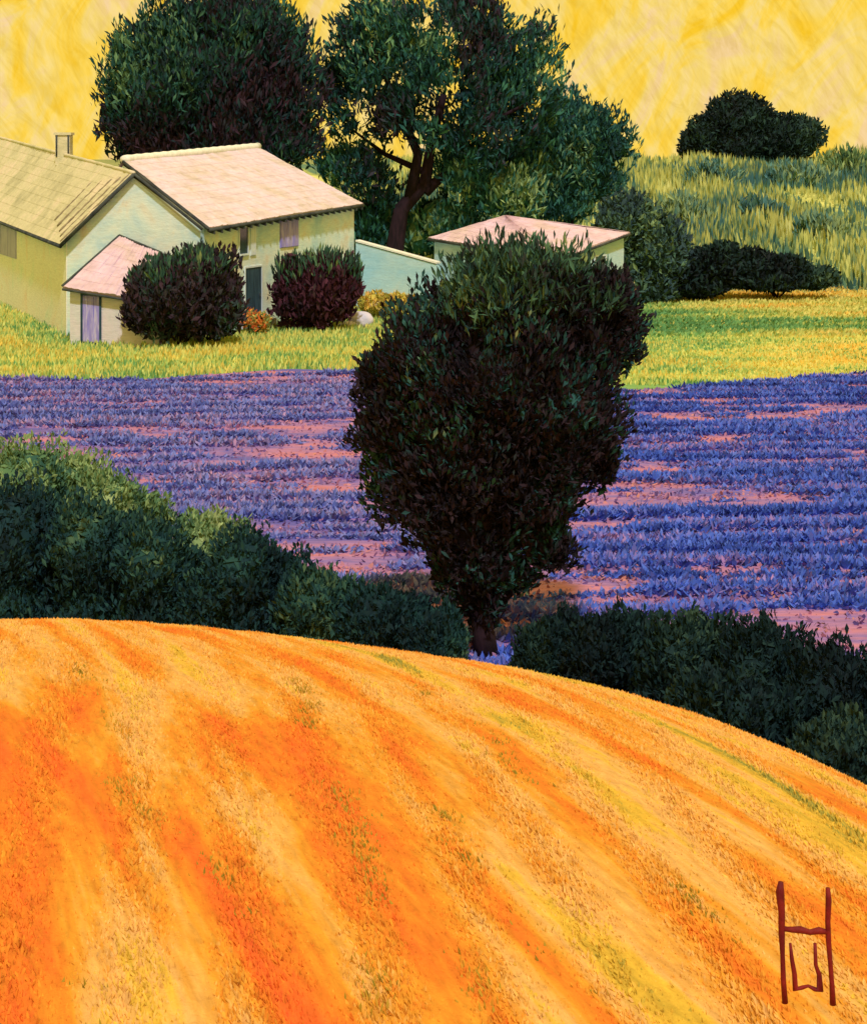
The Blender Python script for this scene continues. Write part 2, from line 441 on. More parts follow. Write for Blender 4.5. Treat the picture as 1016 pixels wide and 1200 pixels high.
# dark green weeds straggling along a few furrows
segs = [((-2.39, 12.6), (-1.07, 10.3)), ((-1.32, 16.6), (-0.95, 14.2)), ((-0.9, 13.2), (-0.15, 10.2)), ((-0.62, 12.6), (-0.34, 11.3)), ((0.0, 12.4), (0.35, 11.2)), ((0.45, 15.2), (0.75, 13.2)), ((-2.9, 15.0), (-2.1, 12.4)),
        ((-1.9, 9.4), (-1.75, 8.6)), ((-0.42, 9.9), (-0.2, 9.0)), ((0.55, 10.6), (0.85, 9.6)), ((1.6, 11.6), (1.9, 10.4)), ((-3.4, 16.5), (-2.9, 14.9)), ((-0.2, 16.8), (0.1, 15.2)), ((0.1, 10.0), (0.5, 8.7))]
PX = []
for (xa, ya), (xb, yb) in segs:
    m_ = int(130 * math.hypot(xb - xa, yb - ya))
    t = rng.random(m_)
    keep = vnoise(np.stack([t * 9 + xa * 5, np.full(m_, ya)], -1), 5) > 0.42
    t = t[keep]
    off = rng.normal(0, 0.06, len(t))
    xw = xa + (xb - xa) * t + off + 0.05 * np.sin(t * 7 + xa); yw = ya + (yb - ya) * t
    PX.append(np.stack([xw, yw, hill_z(xw, yw) - 0.01], -1))
P = np.concatenate(PX); n = len(P)
o = blades('furrow_weeds', P, rng.uniform(0.03, 0.07, n), rng.uniform(0.008, 0.018, n), np.array([-0.3, 0.9, 0.0]), rng, M['weed'], bend=0.4)
tag(o, 'thin olive weeds straggling along the furrows of the orange field', 'weeds', kind='stuff')

# lawn grass round the houses
n = 88000
y = rng.uniform(66, 106, n); x = rng.uniform(-0.30, 0.30, n) * y
keep = y > field_edge(x) + 0.1
x, y = x[keep], y[keep]; n = len(x)
right = np.clip((x - 6) / 6, 0, 1)
P = np.stack([x, y, np.full(n, PLAIN - 0.02)], -1)
h = rng.uniform(0.12, 0.42, n) * (1 - 0.55 * right)
o = blades('lawn_grass', P, h, rng.uniform(0.05, 0.11, n), np.array([0.05, 0, 0]), rng, M['lawn'], bend=0.2)
tag(o, 'yellow green grass between the lavender and the houses', 'grass', kind='stuff')

# meadow bands on the right
n = 26000
y = rng.uniform(84, 116, n); x = rng.uniform(0.07, 0.32, n) * y
P = np.stack([x, y, np.full(n, PLAIN - 0.02)], -1)
o = blades('meadow_grass', P, rng.uniform(0.12, 0.35, n), rng.uniform(0.08, 0.2, n), np.array([0.3, 0, 0]), rng, M['meadow'], bend=0.3)
tag(o, 'banded yellow and green grass of the right hand meadow', 'grass', kind='stuff')

# tall grass on the hillside
n = 42000
y = rng.uniform(112, 222, n); x = rng.uniform(-0.06, 0.30, n) * y
cl = vnoise(np.stack([x * 0.22, y * 0.06], -1), 9)
keep = rng.random(n) < 0.2 + cl
x, y, cl = x[keep], y[keep], cl[keep]; n = len(x)
P = np.stack([x, y, back_hill(x, y) - 0.05], -1)
o = blades('hillside_grass', P, rng.uniform(0.6, 2.6, n) * (0.35 + 0.8 * cl), rng.uniform(0.12, 0.34, n), np.array([0.0, 0, 0]), rng, M['hill'], bend=0.1)
tag(o, 'tall yellow green grass and scrub streaking the hillside', 'grass', kind='stuff')


# ------------------------------------------------------------------ foliage
def leaves(name, blobs, n, size, rng, m, parent=None, up=0.7, out=0.6, rnd=0.6, depth=0.45, lump=0.16, aspect=0.38, gaps=0.0, gap_scale=1.0, core=0.72, stray=0.35):
    """leaf sized dabs spread through a set of ellipsoids (c, r); an uneven skin, with gaps where asked"""
    C = np.array([b[0] for b in blobs], dtype=float); R = np.array([b[1] for b in blobs], dtype=float)
    wgt = (R[:, 0] * R[:, 2]) ** 1.0; wgt /= wgt.sum()
    k = rng.choice(len(blobs), n, p=wgt)
    d = norm(rng.normal(0, 1, (n, 3)))
    lm = vnoise(d * 2.2 + k[:, None] * 5.3, 4) + 0.6 * vnoise(d * 5.1 + k[:, None] * 3.1, 5)
    rad = (1 + lump * (lm - 0.8) * 2) * (1 - depth * rng.random(n) ** 1.6) + np.where(rng.random(n) < stray, rng.random(n) * 0.22 * vnoise(d * 4 + 7.7, 14), 0)
    P = C[k] + d * R[k] * rad[:, None]
    if gaps > 0:
        g = vnoise(P * gap_scale + 11.3, 6) * 0.65 + vnoise(P * gap_scale * 2.3 + 4.1, 8) * 0.35
        keep = g > gaps
        P, d, k = P[keep], d[keep], k[keep]
    n = len(P)
    ax = norm(np.array([0, 0, up]) + d * out + rng.normal(0, rnd, (n, 3)))
    sd = norm(np.cross(ax, rng.normal(0, 1, (n, 3))))
    L = size * rng.uniform(0.55, 1.35, (n, 1)); W = L * aspect
    nn = np.cross(ax, sd)
    V = np.concatenate([P - ax * L * 0.5, P + sd * W * 0.5 + ax * L * 0.08, P + ax * L * 0.5 + nn * L * 0.08, P - sd * W * 0.5 + ax * L * 0.08], 1).reshape(-1, 3)
    Fc = (np.arange(n)[:, None] * 4 + np.arange(4)[None]).astype(np.int32)
    if core > 0:
        # dense inner foliage: lumpy bodies made of bigger overlapping leaves
        base = len(V)
        nc = max(60, n // 7)
        k2 = rng.choice(len(blobs), nc, p=wgt); d2 = norm(rng.normal(0, 1, (nc, 3)))
        P2 = C[k2] + d2 * R[k2] * core * rng.uniform(0.75, 1.0, (nc, 1))
        t1 = norm(np.cross(d2, rng.normal(0, 1, (nc, 3)))); t2 = np.cross(d2, t1)
        s = np.minimum(size * 1.5, R[k2].min(1) * 0.45)[:, None] * rng.uniform(0.6, 1.2, (nc, 1))
        V2 = np.concatenate([P2 - t1 * s, P2 + t2 * s * 0.8, P2 + t1 * s, P2 - t2 * s * 0.8], 1).reshape(-1, 3)
        V = np.concatenate([V, V2]); Fc = np.concatenate([Fc, base + np.arange(nc)[:, None] * 4 + np.arange(4)[None]])
    return obj(name, mesh_arrays(name, V, Fc), m, parent)


def tube_mesh(name, paths, seg=8):
    bm = bmesh.new()
    for pts in paths:
        rings = []
        for j, (p, r) in enumerate(pts):
            p = Vector(p)
            a = Vector(pts[max(j - 1, 0)][0]); b = Vector(pts[min(j + 1, len(pts) - 1)][0])
            d = (b - a).normalized()
            u = d.cross(Vector((0.31, 0.92, 0.2))).normalized(); v = d.cross(u)
            rings.append([bm.verts.new(p + (u * math.cos(t) + v * math.sin(t)) * r) for t in [2 * math.pi * q / seg for q in range(seg)]])
        for r0, r1 in zip(rings, rings[1:]):
            for q in range(seg):
                bm.faces.new((r0[q], r0[(q + 1) % seg], r1[(q + 1) % seg], r1[q]))
        bm.faces.new(rings[0][::-1]); bm.faces.new(rings[-1])
    return bm_mesh(name, bm, True)


def blob(x, y, rx, ry, Y, dy=0.0, deep=0.9):
    """an ellipsoid of foliage given by its outline in the view, at its own distance"""
    s = Y / F
    return (at(x, y, Y) + Vector((0, dy, 0)), (rx * s, rx * s * deep, ry * s))


def ground_at(X, Y):
    if Y > 110: return float(back_hill(np.array(X), np.array(Y)))
    return max(PLAIN, float(hill_z(np.array(X), np.array(Y)))) if Y < 36 else PLAIN


def bush(name, label, cat, group, blobs, n, size, m, seed, base=None, stems=5, **kw):
    rg = np.random.default_rng(seed)
    cx = sum(b[0][0] for b in blobs) / len(blobs); cy = sum(b[0][1] for b in blobs) / len(blobs)
    g = ground_at(cx, cy) if base is None else base
    root = thing(name, (cx, cy, g), label, cat, group)
    leaves('foliage', blobs, n, size, rg, m, root, **kw)
    wd = max(b[1][0] for b in blobs)
    for q in range(stems):
        a = 2 * math.pi * q / stems + rg.uniform(-0.4, 0.4)
        b = blobs[q % len(blobs)]
        tip = Vector(b[0]) + Vector((math.cos(a), math.sin(a), 0.2)) * wd * 0.25
        p0 = Vector((cx + 0.12 * math.cos(a), cy + 0.12 * math.sin(a), g - 0.05))
        p1 = p0.lerp(tip, 0.5) + Vector((rg.uniform(-.1, .1), rg.uniform(-.1, .1), 0))
        obj('stem', tube_mesh('stem', [[(p0, 0.06), (p1, 0.045), (tip, 0.015)]], 6), M['bark'], root)
    return root


# ------------------------------------------------------------------ lavender rows
rng = np.random.default_rng(21)
LAV = (('long uneven row of dusty violet lavender on the farmhouse side of the teardrop tree', 'dusty violet lavender rows', 'lav_bloom', -1),
       ('long uneven row of deep blue lavender on the meadow side of the teardrop tree', 'deep blue lavender rows', 'lav_blue', 1))
row_y = []
yy = 25.0
while yy < 70.5:
    row_y.append(yy)
    yy += 1.22 + 0.006 * (yy - 27) + rng.uniform(-0.12, 0.12)
for r, y0 in enumerate(row_y):
    for label, grp, mname, sgn in LAV:
        half = y0 * 0.285 + 1.5
        n = int(half * (300 if y0 < 45 else 190))
        split = 0.035 * y0 + 0.3 * math.sin(r * 1.7)
        x = rng.uniform(-half, split, n) if sgn < 0 else rng.uniform(split, half, n)
        rr = r * 2 + (sgn > 0)
        ctr = y0 + 0.5 * np.sin(x * 0.10 + 0.4) + 0.34 * np.sin(x * 0.31 + r * 0.8) + 0.14 * np.sin(x * 1.1 + r * 2.1)
        far = min(1, max(0, (y0 - 36) / 26))
        pres = vnoise(np.stack([x * 0.20 + rr * 3.7, np.full(n, rr * 1.9)], -1), 12) * 0.65 + vnoise(np.stack([x * 0.8 + rr, np.full(n, rr * 2.3)], -1), 13) * 0.35
        thr = 0.36 - 0.10 * far - (0.03 if sgn > 0 else 0.0)
        dens = np.clip((pres - thr) / 0.22, 0, 1)
        y = ctr + rng.normal(0, 0.20 + 0.06 * far, n) * (0.4 + 0.7 * dens)
        keep = (rng.random(n) < dens) & (y < field_edge(x) - 0.1) & (hill_z(x, y) < PLAIN - 0.1)
        if keep.sum() < 60:
            continue
        x, y, dens, ctr = x[keep], y[keep], dens[keep], ctr[keep]
        n = len(x)
        root = thing('lavender_row', (float(x.mean()), y0, PLAIN), label, 'lavender', grp)
        P = np.stack([x, y, np.full(n, PLAIN + 0.02)], -1)
        h = rng.uniform(0.10, 0.30, n) * (0.5 + 0.6 * dens)
        lean = np.stack([rng.normal(0.2, 0.8, n), (y - ctr) * 1.6, np.zeros(n)], -1)
        blades('flower_spikes', P, h, rng.uniform(0.05, 0.12, n), lean, rng, M[mname], root, bend=0.4)['kind'] = 'stuff'
        m2 = max(30, n // 3)
        j = rng.integers(0, n, m2)
        P2 = P[j] + rng.normal(0, 0.05, (m2, 3)) * (1, 1, 0)
        blades('leafy_base', P2, rng.uniform(0.06, 0.15, m2), rng.uniform(0.08, 0.16, m2), lean[j] * 1.5, rng, M['lav_leaf'], root, bend=0.5)['kind'] = 'stuff'


# low pink stubble between the rows
n = 60000
y = 27 + 43 * rng.random(n) ** 1.2; x = rng.uniform(-0.29, 0.29, n) * y
keep = (y < field_edge(x) - 0.1) & (hill_z(x, y) < PLAIN - 0.1) & (rng.random(n) < 0.15 + vnoise(np.stack([x * 0.5, y * 2.0], -1), 31))
x, y = x[keep], y[keep]; n = len(x)
o = blades('soil_stubble', np.stack([x, y, np.full(n, PLAIN + 0.02)], -1), rng.uniform(0.05, 0.17, n), rng.uniform(0.05, 0.13, n), np.stack([rng.normal(0.2, 1.0, n), rng.normal(0, 0.3, n), np.zeros(n)], -1), rng, M['soil_tuft'], bend=0.5)
tag(o, 'low pink and mauve stubble on the soil between the lavender', 'stubble', kind='stuff')


# ------------------------------------------------------------------ houses
def box_between(p0, p1, up, out, w, t):
    """a bar from p0 to p1, width w along up, thickness t along out"""
    bm = bmesh.new()
    up, out = Vector(up), Vector(out)
    vs = [bm.verts.new(p + up * a * w / 2 + out * b) for p in (Vector(p0), Vector(p1)) for a, b in ((-1, 0), (1, 0), (1, t), (-1, t))]
    for f in ((0, 1, 2, 3), (7, 6, 5, 4), (0, 4, 5, 1), (1, 5, 6, 2), (2, 6, 7, 3), (3, 7, 4, 0)):
        bm.faces.new([vs[q] for q in f])
    return bm


class Wall:
    """a wall standing on the line p0-p1, seen from the side its normal points to"""
    def __init__(s, p0, p1):
        s.p0, s.p1 = Vector(p0), Vector(p1)
        s.d = (s.p1 - s.p0); s.len = s.d.length; s.d.normalize()
        s.n = Vector((s.d.y, -s.d.x, 0))

    def u(s, x):
        k = (x - CX) / F
        a, b = s.p0, s.p1
        t = (a.x - k * a.y) / (k * (b.y - a.y) - (b.x - a.x))
        return t * s.len

    def z(s, x, y):
        p = s.p0 + s.d * s.u(x)
        return -(y - HY) / F * p.y

    def rect(s, u0, u1, z0, z1, o0, o1):
        bm = bmesh.new()
        vs = []
        for o in (o0, o1):
            for (u, z) in ((u0, z0), (u1, z0), (u1, z1), (u0, z1)):
                p = s.p0 + s.d * u + s.n * o
                vs.append(bm.verts.new((p.x, p.y, z)))
        for f in ((0, 1, 2, 3), (7, 6, 5, 4), (0, 4, 5, 1), (1, 5, 6, 2), (2, 6, 7, 3), (3, 7, 4, 0)):
            bm.faces.new([vs[q] for q in f])
        return bm

    def from_view(s, x0, x1, y0, y1):
        u0, u1 = s.u(x0), s.u(x1)
        xm = (x0 + x1) / 2
        return u0, u1, s.z(xm, y1), s.z(xm, y0)

    def window(s, root, x0, x1, y0, y1, fill, frame, name='window', bars=1):
        u0, u1, z0, z1 = s.from_view(x0, x1, y0, y1)
        w = 0.09
        f = obj(name, bm_mesh(name, s.rect(u0, u1, z0, z1, -0.02, 0.012)), fill, root)
        if frame:
            obj('frame', bm_mesh('frame', s.rect(u0 - w, u0, z0 - w, z1 + w, -0.02, 0.06)), frame, f)
            obj('frame', bm_mesh('frame', s.rect(u1, u1 + w, z0 - w, z1 + w, -0.02, 0.06)), frame, f)
            obj('lintel', bm_mesh('lintel', s.rect(u0, u1, z1, z1 + w, -0.02, 0.055)), frame, f)
            obj('sill', bm_mesh('sill', s.rect(u0, u1, z0 - w, z0, -0.02, 0.10)), frame, f)
        return f

    def shutter(s, root, x0, x1, y0, y1, m, slats=7, name='shutter'):
        u0, u1, z0, z1 = s.from_view(x0, x1, y0, y1)
        f = obj(name, bm_mesh(name, s.rect(u0, u1, z0, z1, 0.0, 0.05)), m, root)
        n = 3
        for q in range(n):
            a = u0 + (u1 - u0) * (q + 0.06) / n; b = u0 + (u1 - u0) * (q + 0.94) / n
            obj('plank', bm_mesh('plank', s.rect(a, b, z0 + 0.03, z1 - 0.03, 0.045, 0.075)), m, f)
        return f


def prism(name, base, tops, m, root):
    """walls from a list of ground corners up to the matching list of top corners, with extra gable points allowed"""
    bm = bmesh.new()
    b = [bm.verts.new(p) for p in base]; t = [bm.verts.new(p) for p in tops]
    k = len(b)
    for q in range(k):
        bm.faces.new((b[q], b[(q + 1) % k], t[(q + 1) % k], t[q]))
    bm.faces.new(b[::-1])
    return obj(name, bm_mesh(name, bm), m, root)


def roof_patch(name, a, b, c, d, m, root, pitch=0.30, thick=0.14, rows=9, amp=0.03):
    """tiled roof slope: a-b along the ridge, d-c along the eave; rounded cover tiles run from ridge to eave"""
    a, b, c, d = map(Vector, (a, b, c, d))
    wid = max((b - a).length, (c - d).length)
    cols = max(2, int(wid / pitch)); sub = 6
    nu = cols * sub + 1; nv = rows * 2
    nrm = (b - a + (c - d)).cross(d - a + (c - b)).normalized()
    if nrm.z < 0: nrm = -nrm
    us = np.linspace(0, 1, nu)
    vsl = np.repeat(np.linspace(0, 1, rows + 1), 2)[1:-1]
    step = np.tile([0.0, 0.012], rows)
    V = []
    jr = np.random.default_rng(int(abs(a.x * 100) + abs(d.z * 77)) + rows)
    jit = jr.normal(0, 0.014, (rows + 1, cols + 1))
    for iv, (v, st) in enumerate(zip(vsl, step)):
        for q, u in enumerate(us):
            p = a.lerp(b, u).lerp(d.lerp(c, u), v)
            V.append(p + nrm * (amp * abs(math.sin(math.pi * q / sub)) + st + jit[(iv + 1) // 2, q // sub] + 0.03 * math.sin(u * 9 + v * 3)))
    top = len(V)
    for v in (0.0, 1.0):
        for u in us:
            V.append(a.lerp(b, u).lerp(d.lerp(c, u), v) - nrm * thick)
    Fc = []
    for j in range(nv - 1):
        for q in range(nu - 1):
            k = j * nu + q
            Fc.append((k, k + 1, k + nu + 1, k + nu))
    for q in range(nu - 1):
        Fc.append((top + q, top + nu + q, top + nu + q + 1, top + q + 1))
        Fc.append((top + q, top + q + 1, q + 1, q))
        k = (nv - 1) * nu + q
        Fc.append((k, k + 1, top + nu + q + 1, top + nu + q))
    me = bpy.data.meshes.new(name)
    me.from_pydata([tuple(p) for p in V], [], Fc)
    me.update()
    return obj(name, me, m, root)


def on(P, z):
    return Vector((P[0], P[1], z))


# --- ochre farmhouse, its gable end towards the lawn
A0 = Vector((-18.06, 84.0, 0)); A1 = Vector((-11.19, 82.0, 0))
adir = Vector((-8.1, 19.0, 0))
A2 = A1 + adir * 2.1; A3 = A0 + adir * 2.1
zA0 = at(80, 282, 84).z; zA1 = at(235, 268, 82).z
apex = at(155, 205, 83.0)
rfar_xy = (A2 + A3) / 2
zfar = apex.z + 2.3
eA3 = zA0 + 1.2
house = thing('farmhouse', ((A0 + A1) / 2 + Vector((0, 0, PLAIN))), 'ochre roofed farmhouse with chimney and pale green gable end', 'house')
bm = bmesh.new()
gb = [bm.verts.new(on(p, PLAIN - 0.2)) for p in (A0, A1, A2, A3)]
gt = [bm.verts.new(on(A0, zA0)), bm.verts.new(on(A1, zA1)), bm.verts.new(on(A2, zA1 + 0.6)), bm.verts.new(on(A3, eA3))]
ap = bm.verts.new(apex - Vector((0, 0, 0.05))); af = bm.verts.new(on(rfar_xy, zfar - 0.05))
bm.faces.new((gb[0], gb[1], gt[1], ap, gt[0]))
bm.faces.new((gb[2], gb[3], gt[3], af, gt[2]))
bm.faces.new((gb[1], gb[2], gt[2], gt[1]))
obj('gable_wall', bm_mesh('gable_wall', bm), M['wall_green'], house)
wl = Wall(A3, A0)
obj('side_wall', bm_mesh('side_wall', wl.rect(0.0, wl.len + 0.02, PLAIN - 0.2, zA0 + 0.06, -0.12, 0.02)), M['wall_cream'], house)
over = -adir.normalized() * 0.28
side_out = wl.n * 0.35
up = Vector((0, 0, 0.10))
rl = roof_patch('roof', apex + over + up, on(rfar_xy, zfar) + up, on(A3, eA3 - 0.25) + side_out + up, on(A0, zA0 - 0.25) + side_out + over + up, M['roof_ochre'], house)
ro = Vector((0.25, 0.1, -0.2))
roof_patch('roof', apex + over * 0.2 + up * 0.8, on(rfar_xy, zfar) + up * 0.8, on(A2, zA1 + 0.4) + up * 0.8, on(A1, zA1 - 0.12) + up * 0.8, M['roof_ochre'], house)
# cover tile rows beside the verge
e0 = on(A0, zA0 - 0.25) + side_out + over + up; r0 = apex + over + up
e1 = on(A3, eA3 - 0.25) + side_out + up; r1 = on(rfar_xy, zfar) + up
for q, t in enumerate((0.007, 0.03, 0.057, 0.09, 0.128)):
    p = r0.lerp(r1, t); s_ = e0.lerp(e1, t)
    a = p.lerp(s_, 0.04 + 0.05 * q); b = p.lerp(s_, 0.98 - 0.05 * q)
    nn = Vector((0, 0, 0.07))
    mid = [(a.lerp(b, v) + nn * 0.6, 0.055 + 0.025 * (q2 % 2)) for q2, v in enumerate(np.linspace(0, 1, 15))]
    obj('cover_tile_row', tube_mesh('cover_tile_row', [mid], 8), M['tile_row'], rl)
obj('verge_outline', tube_mesh('verge_outline', [[(r0 + Vector((0.02, -0.05, -0.05)), 0.09), (r0.lerp(e0, 0.5) + Vector((0.02, -0.05, -0.05)), 0.11), (e0 + Vector((0.02, -0.05, -0.05)), 0.10)]], 6), M['trim'], house)  # dark tubes added for the drawn outline of the gable edges
obj('verge_outline', tube_mesh('verge_outline', [[(r0 + Vector((0.02, 0.02, -0.03)), 0.08), (on(A1, zA1) + Vector((0.12, -0.28, 0.0)), 0.08)]], 6), M['trim'], house)
obj('eave_shadow_line', tube_mesh('eave_shadow_line', [[(e0 + Vector((0, -0.02, -0.1)), 0.10), (e0.lerp(e1, 0.5) + Vector((0, -0.02, -0.1)), 0.09), (e1 + Vector((0, -0.02, -0.1)), 0.09)]], 6), M['trim'], house)  # dark tube added for the shadow line drawn under the eave
obj('ridge_cap', tube_mesh('ridge_cap', [[(r0.lerp(r1, v) + Vector((0, 0, 0.02)), 0.10 + 0.015 * (q % 2)) for q, v in enumerate(np.linspace(0, 1, 40))]], 8), M['roof_ochre'], house)
# chimney on the ridge
cp = r0.lerp(r1, 0.40)
tx = (75 - CX) / F
best = min(np.linspace(0, 1, 400), key=lambda v: abs(r0.lerp(r1, v).x / r0.lerp(r1, v).y - tx))
cp = r0.lerp(r1, float(best))
bm = bmesh.new()
for (hw, zz0, zz1) in ((0.42, -0.6, 1.15), (0.50, 1.15, 1.30)):
    vs = [bm.verts.new(cp + Vector((sx * hw, sy * hw, zz))) for zz in (zz0, zz1) for sx, sy in ((-1, -1), (1, -1), (1, 1), (-1, 1))]
    for f in ((3, 2, 1, 0), (4, 5, 6, 7), (0, 1, 5, 4), (1, 2, 6, 5), (2, 3, 7, 6), (3, 0, 4, 7)):
        bm.faces.new([vs[q] for q in f])
ch = obj('chimney', bm_mesh('chimney', bm), M['roof_ochre'], house)
for sx in (-0.34, 0.34):
    obj('chimney_edge', tube_mesh('chimney_edge', [[(cp + Vector((sx, -0.44, -0.1)), 0.05), (cp + Vector((sx, -0.44, 1.16)), 0.06)]], 6), M['trim'], ch)
# window with lilac shutter on the long side
wl.shutter(house, -6, 20, 259, 299, M['shutter_grey'])

# --- pink roofed wing with the white ridge
B0 = Vector((-11.19, 82.0, 0)) + Vector((0.34, 0.94, 0)) * 0.35; B1 = Vector((-4.65, 100.0, 0))
bd = (B1 - B0).normalized(); bn = Vector((-bd.y, bd.x, 0))     # back-left
zB0 = at(238, 266, 82.4).z + 0.12; zB1 = at(415, 238, 100).z + 0.12
DW = 9.4
RD = 6.6                                    # the ridge stands this far behind the front wall
rs = B0 + bn * RD + bd * 3.7                # it starts where it meets the ochre roof
rb0 = on(rs, at(137, 190, rs.y).z)
re = B0 + bn * RD + bd * 19.3
rb1 = on(re, at(300, 174, re.y).z)
B2 = B1 + bn * DW; B3 = B0 + bn * DW + bd * 3.7
wing = thing('farmhouse_wing', ((B0 + B1) / 2 + Vector((0, 0, PLAIN))), 'pale walled house with pink roof, white ridge and violet shutter', 'house')
bm = bmesh.new()
gb = [bm.verts.new(on(p, PLAIN - 0.2)) for p in (B0, B1, B2, B3)]
gt = [bm.verts.new(on(p, z)) for p, z in ((B0, zB0), (B1, zB1), (B2, zB1 - 0.6), (B3, zB0 - 0.6))]
ap = bm.verts.new(rb0 - Vector((0, 0, 0.15))); ap2 = bm.verts.new(rb1 - Vector((0, 0, 0.15)))
bm.faces.new((gb[0], gb[1], gt[1], gt[0])); bm.faces.new((gb[2], gb[3], gt[3], gt[2]))
bm.faces.new((gb[1], gb[2], gt[2], ap2, gt[1])); bm.faces.new((gb[3], gb[0], gt[0], ap, gt[3]))
obj('wall', bm_mesh('wall', bm), M['wall_green'], wing)
wb = Wall(B0, B1)
ov = wb.n * 0.40 + Vector((0, 0, -0.22))
back = bn * 0.4 + Vector((0, 0, -0.22))
up = Vector((0, 0, 0.10))
ex = bd * 0.45
eb0 = on(B0, zB0) + ov + up - bd * 0.25; eb1 = on(B1, zB1) + ov + up + ex
kb0 = on(B3, zB0 - 0.6) + back + up; kb1 = on(B2, zB1 - 0.6) + back + up + ex
rbs = rb0 + up; rbe = rb1 + up + bd * 0.3
roof_patch('roof', rbs, rbe, eb1, eb0, M['roof_pink'], wing, rows=11)
roof_patch('roof', rbe, rbs, kb0, kb1, M['roof_pink'], wing, rows=6)
obj('ridge_cap', tube_mesh('ridge_cap', [[(rbs.lerp(rbe, v) + Vector((0, 0, 0.06)), 0.20 + 0.03 * (q % 2)) for q, v in enumerate(np.linspace(0, 1, 34))]], 8), M['ridge'], wing)
obj('eave_shadow_line', tube_mesh('eave_shadow_line', [[(eb0.lerp(eb1, v) + Vector((0, -0.02, -0.12)), 0.10) for v in (0, .25, .5, .75, 1)]], 6), M['trim'], wing)  # shadow line of the front eave, added as a dark tube
for q in range(24):
    p = eb0.lerp(eb1, (q + 0.5) / 24) - wb.n * 0.2 + Vector((0, 0, -0.20))
    obj('rafter_end', bm_mesh('rafter_end', box_between(p, p + wb.n * 0.28 + Vector((0, 0, -0.08)), Vector((0, 0, 1)), bd, 0.14, 0.12)), M['trim'], wing)
obj('verge_outline', tube_mesh('verge_outline', [[(rbs + Vector((0, -0.04, -0.06)), 0.09), (eb0 + Vector((0, -0.04, -0.06)), 0.10)]], 6), M['trim'], wing)  # drawn outline of the roof's left edge, added as a dark tube
wb.window(wing, 280, 290, 266, 297, M['glass'], M['frame'])
wb.shutter(wing, 293, 299, 264, 299, M['frame'], name='shutter')
wb.window(wing, 333, 345, 259, 284, M['glass'], None)
wb.shutter(wing, 328, 349, 257, 289, M['shutter'])
d_ = wb.window(wing, 287, 306, 313, 372, M['door_dark'], M['frame'], name='door')
u0, u1, z0, z1 = wb.from_view(287, 306, 313, 372)
obj('doorstep', bm_mesh('doorstep', wb.rect(u0 - 0.4, u1 + 0.4, PLAIN - 0.1, z0 - 0.1, 0.0, 0.7)), M['stone'], wing)
obj('door_handle', bm_mesh('door_handle', wb.rect(u1 - 0.25, u1 - 0.15, z0 + 1.0, z0 + 1.2, 0.01, 0.08)), M['trim'], d_)

# --- lean-to porch with a violet door in front of the gable
C0 = on(at(82, 300, 80.6), 0); C1 = on(at(186, 300, 79.2), 0)
cb = Vector((0.10, 2.6, 0))
C2 = C1 + Vector((0.0, 2.75, 0)); C3 = C0 + Vector((0.3, 2.9, 0))
porch = thing('lean_to_porch', ((C0 + C1) / 2 + Vector((0, 0, PLAIN))), 'low lean-to porch with rose roof and violet door against the gable', 'porch')
ze0 = at(84, 334, 80.6).z; ze1 = at(150, 352, 79.6).z
t0 = at(140, 276, 82.75); t1 = at(188, 296, 81.6)
bm = bmesh.new()
gb = [bm.verts.new(on(p, PLAIN - 0.2)) for p in (C0, C1, C2, C3)]
gt = [bm.verts.new(v) for v in (on(C0, ze0 - 0.05), on(C1, ze1 - 0.05), on(C2, ze1 + 0.9), on(C3, ze0 + 0.1))]
for q in range(4):
    bm.faces.new((gb[q], gb[(q + 1) % 4], gt[(q + 1) % 4], gt[q]))
obj('wall', bm_mesh('wall', bm), M['wall_pink'], porch)
wc = Wall(C0, C1)
q0 = on(C0, ze0) + wc.n * 0.3 + Vector((-0.2, 0, -0.05)); q1 = on(C1, ze1) + wc.n * 0.3 + Vector((0.2, 0, -0.05))
pr = roof_patch('roof', t0, t1, q1, q0, M['roof_rose'], porch, rows=6)
q3 = on(C3, ze0 + 0.1) + Vector((-0.25, -0.1, 0))
roof_patch('roof', t0 + Vector((-0.02, 0, 0)), t0, q0, q3, M['roof_rose'], porch, rows=4)
obj('hip_outline', tube_mesh('hip_outline', [[(t0 + Vector((0, 0, 0.03)), 0.06), (q0 + Vector((0, 0, 0.03)), 0.08)]], 6), M['trim'], porch)  # dark tubes added to outline the porch roof
obj('hip_outline', tube_mesh('hip_outline', [[(t0 + Vector((0, 0, 0.03)), 0.06), (t1 + Vector((0, 0, 0.03)), 0.06)]], 6), M['trim'], porch)
obj('eave_shadow_line', tube_mesh('eave_shadow_line', [[(q0 + Vector((0, 0, -0.12)), 0.06), (q1 + Vector((0, 0, -0.12)), 0.06)]], 6), M['trim'], porch)  # dark tube put in for the shadow line at the porch eave
dr = wc.window(porch, 97, 117, 346, 401, M['shutter'], M['door_dark'], name='door')
u0, u1, z0, z1 = wc.from_view(97, 117, 346, 401)
for q in range(3):
    a = u0 + (u1 - u0) * (q + 0.08) / 3; b = u0 + (u1 - u0) * (q + 0.92) / 3
    obj('plank', bm_mesh('plank', wc.rect(a, b, z0 + 0.04, z1 - 0.04, 0.01, 0.04)), M['shutter'], dr)

